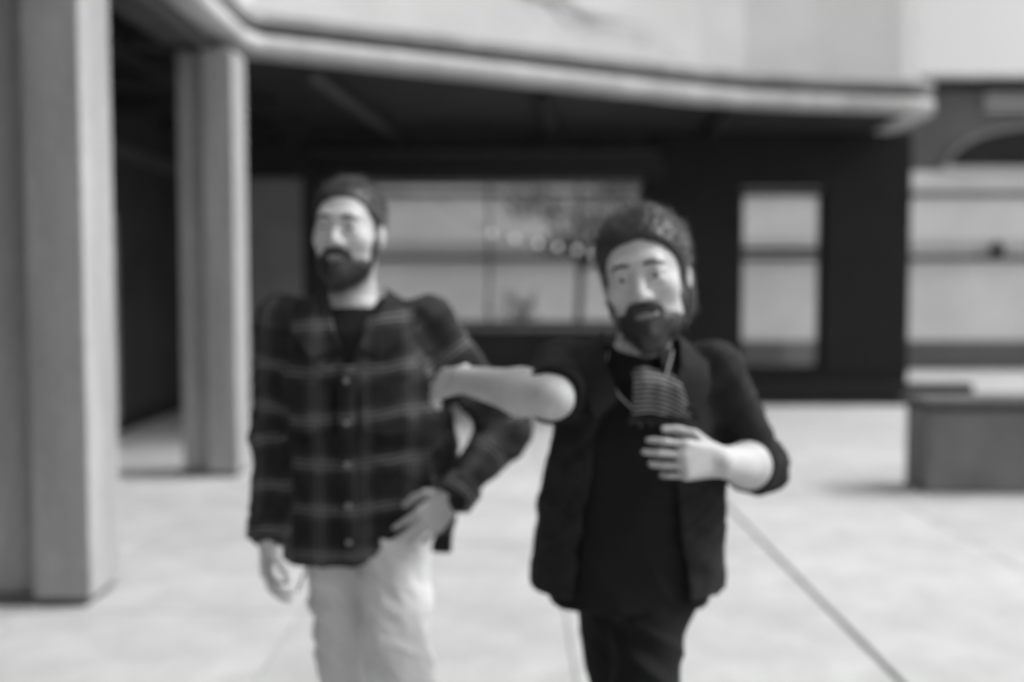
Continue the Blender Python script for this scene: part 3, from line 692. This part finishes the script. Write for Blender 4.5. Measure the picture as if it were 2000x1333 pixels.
# ------------------------------------------------------------- person on the right
def right_person():
    P = thing('person', (.30, 2.3, 0), 'bearded person in black with open dark overshirt and fine striped scarf', 'person', 'two people walking arm in arm')
    nb = (.305, 2.245, 1.325); fr = frame((.307, 2.160, 1.488), yaw=-14, pitch=-6, roll=-9)
    rs, re, rw = (.140, 2.28, 1.285), (.112, 2.068, 1.250), (-.075, 2.265, 1.268)
    ls, le, lw = (.470, 2.25, 1.285), (.575, 2.27, 1.075), (.445, 2.055, 1.125)
    rh, rk, ra = (.250, 2.33, .83), (.292, 2.40, .46), (.30, 2.72, .14)
    lh, lk, la = (.348, 2.30, .83), (.298, 2.12, .46), (.295, 1.99, .10)
    v = Vol((-.32, 1.80, 0), (.72, 2.85, 1.66), .0042); head(v, fr, 1.06)
    v.cone(L2W(fr, (0, -.022, -.07)), (nb[0], nb[1] + .01, nb[2] - .02), .054, .058, .03)
    v.loft([(.295, 2.31, .79, .15, .10), (.295, 2.31, .88, .155, .10), (.30, 2.29, 1.0, .13, .095), (.303, 2.27, 1.15, .145, .105), (.305, 2.255, 1.26, .14, .09), (.305, 2.248, 1.33, .07, .06)], .03)
    for s, e, w in ((rs, re, rw), (ls, le, lw)):
        v.cone((nb[0] * .4 + s[0] * .6, nb[1] + .015, 1.276), s, .046, .048, .03); v.cone(s, e, .048, .038, .02); v.cone(e, np.array(e) * .68 + np.array(w) * .32, .041, .047, .02); v.cone(np.array(e) * .68 + np.array(w) * .32, w, .047, .029, .02); v.ell(np.array(e) - (np.array(w) - np.array(e)) * .08, (.022, .022, .024), .015)
    hand(v, rw, (-.62, .72, -.20), (.15, .75, -.5), (-.15, .3, 1), (14, 26, 24)); hand(v, lw, (-.88, -.42, .10), (-.35, .85, -.1), (-.1, .05, 1), (24, 36, 30))
    for h, k, a in ((rh, rk, ra), (lh, lk, la)): v.cone(h, k, .074, .049, .03); v.cone(k, a, .049, .034, .02); v.cone(a, (a[0], a[1] - .12, a[2] - .05), .034, .03, .02)
    me, V = v.mesh('body'); link_mesh('body', me, M['skin'], P)
    hair_and_beard(fr, P, 1.06, [-.125, -.12, -.05, .012, .050, .074, .084], .013, 23, longer=.006, nape=True)
    # black shirt
    v = Vol((.02, 2.0, .74), (.60, 2.55, 1.40), .005)
    v.loft([(.295, 2.30, .77, .180, .125), (.295, 2.305, .90, .178, .125), (.30, 2.285, 1.02, .160, .120), (.303, 2.265, 1.15, .165, .125), (.305, 2.25, 1.26, .155, .108), (.305, 2.248, 1.315, .09, .080), (.305, 2.248, 1.335, .070, .072)], 0)
    for s in (rs, ls): v.cone((nb[0] * .5 + s[0] * .5, nb[1] + .01, 1.285), s, .062, .058, .04)
    h1 = folds(.007, 9, 16); me, V = v.mesh('shirt', h1); link_mesh('shirt', me, M['black_cloth'], P)
    # open overshirt: hollow shell, front cut away, sleeves rolled to the elbow
    v = Vol((-.04, 1.95, .76), (.74, 2.60, 1.42), .005)
    def shape(g, m_='add'):
        v.loft([(.295, 2.315, .80, .222 + g, .152 + g), (.295, 2.315, .90, .218 + g, .148 + g), (.30, 2.295, 1.05, .204 + g, .140 + g), (.304, 2.275, 1.16, .182 + g, .140 + g), (.305, 2.255, 1.265, .168 + g, .120 + g), (.305, 2.25, 1.325, .098 + g, .092 + g), (.305, 2.25, 1.345, .080 + g, .085 + g)], 0, m_, 2.3)
    shape(0)
    shape(-.012, 'cut')
    def wedge(X, Y, Z):
        return np.maximum(np.abs(X - .285) - (.055 + (1.30 - Z) * .14 + .0 * X), Y - 2.26)
    v.func(wedge, (.1, 1.9, .74), (.5, 2.3, 1.42), .006, 'cut')
    for s, e, w in ((rs, re, rw), (ls, le, lw)):
        s = np.array(s); e = np.array(e); w = np.array(w); short = e[0] < .3
        v.cone((nb[0] * .45 + s[0] * .55, nb[1] + .015, 1.277), s, .063, .059, .04)
        v.cone(s, s + (e - s) * .70 if short else e, .066, .061, .03)
        if not short: v.cone(e, e + (w - e) * .12, .060, .056, .02)
    i1 = folds(.007, 7, 12, tilt=.6); i2 = folds(.0035, 14, 34, tilt=-.7)
    me, V = v.mesh('overshirt', lambda q: i1(q) + i2(q)); os_ = link_mesh('overshirt', me, M['dark_weave'], P)
    for e, w in ((re, rw), (le, lw)):
        e = Vector(e); w = Vector(w); ring('rolled_cuff', e.lerp(w, .20), (w - e), .053, .05, M['dark_weave'], os_) if e.x > .3 else ring('rolled_cuff', Vector(rs).lerp(e, .80), (e - Vector(rs)), .057, .05, M['dark_weave'], os_)
    for s in (-1, 1):
        bm = bmesh.new(); x0 = .305
        outer = [(x0 + s * .072, 2.275, 1.372), (x0 + s * .084, 2.21, 1.350), (x0 + s * .076, 2.150, 1.305), (x0 + s * .055, 2.118, 1.235)]
        fall = [(x0 + s * .125, 2.275, 1.332), (x0 + s * .140, 2.19, 1.305), (x0 + s * .132, 2.125, 1.258), (x0 + s * .105, 2.108, 1.195)]
        for dz in (0, .008):
            a = [bm.verts.new((p[0], p[1] - dz * .7, p[2] + dz)) for p in outer]; b = [bm.verts.new((p[0], p[1] - dz * .7, p[2] + dz)) for p in fall]
            for i in range(3): bm.faces.new((a[i], a[i + 1], b[i + 1], b[i]))
        bmesh.ops.recalc_face_normals(bm, faces=bm.faces); obj('collar', bm, M['dark_weave'], os_, True)
    # striped scarf end on the chest
    bm = bmesh.new(); N, Mz = 10, 14; rows = []
    for j in range(Mz + 1):
        t = j / Mz; z = 1.302 - .088 * t; cx = .326 + .012 * t; w = .046 + .016 * t
        rows.append([(cx + w * (i / N * 2 - 1), 2.116 + .003 * math.sin(i * 1.9 + t * 2) + .05 * (1 - min(1, t * 3)) ** 2 + .16 * (abs(cx + w * (i / N * 2 - 1) - .305)) ** 1.5 - .004 * t, z - .016 * (i / N * 1.6 - .6) ** 2 + .003 * math.sin(i * .8)) for i in range(N + 1)])
    for dy in (0, .008):
        g = [[bm.verts.new((p[0], p[1] - dy, p[2])) for p in r] for r in rows]
        for j in range(Mz):
            for i in range(N): bm.faces.new((g[j][i], g[j][i + 1], g[j + 1][i + 1], g[j + 1][i]))
    for i in range(22):
        x = rows[-1][0][0] + (rows[-1][-1][0] - rows[-1][0][0]) * i / 21; add_tube(bm, [(x, 2.122, rows[-1][0][2]), (x + random.uniform(-.004, .004), 2.118, rows[-1][0][2] - random.uniform(.015, .028))], .0013, 4)
    bmesh.ops.recalc_face_normals(bm, faces=bm.faces); sc_ = obj('scarf', bm, M['stripe'], P, True); cloth_attr(sc_.data, [], bow=(.322, 4.2))
    # thin neck chain
    tube('neck_chain', [(.235, 2.20, 1.335), (.225, 2.148, 1.30), (.25, 2.128, 1.25), (.285, 2.125, 1.215), (.315, 2.127, 1.235), (.35, 2.14, 1.29), (.37, 2.19, 1.335)], .0016, M['frame_pale'], P, 5)
    # black trousers
    v = Vol((.02, 1.80, .05), (.56, 2.86, .92), .0055)
    v.loft([(.295, 2.31, .76, .162, .114), (.295, 2.31, .90, .160, .112)], 0)
    for h, k, a in ((rh, rk, ra), (lh, lk, la)):
        a = np.array(a); k = np.array(k); v.cone(h, k, .088, .062, .035); v.cone(k, a + (k - a) * .06, .062, .055, .03)
    g1 = folds(.008, 9, 16, tilt=.6); me, V = v.mesh('trousers', g1); link_mesh('trousers', me, M['black_cloth'], P)
    shoe(P, (la[0], la[1] + .06, .015), (la[0], la[1] - .15, .003)); shoe(P, (ra[0], ra[1] + .06, .07), (ra[0], ra[1] - .12, .002))
    P.location += Vector((-.032, -.10, 0))
right_person()
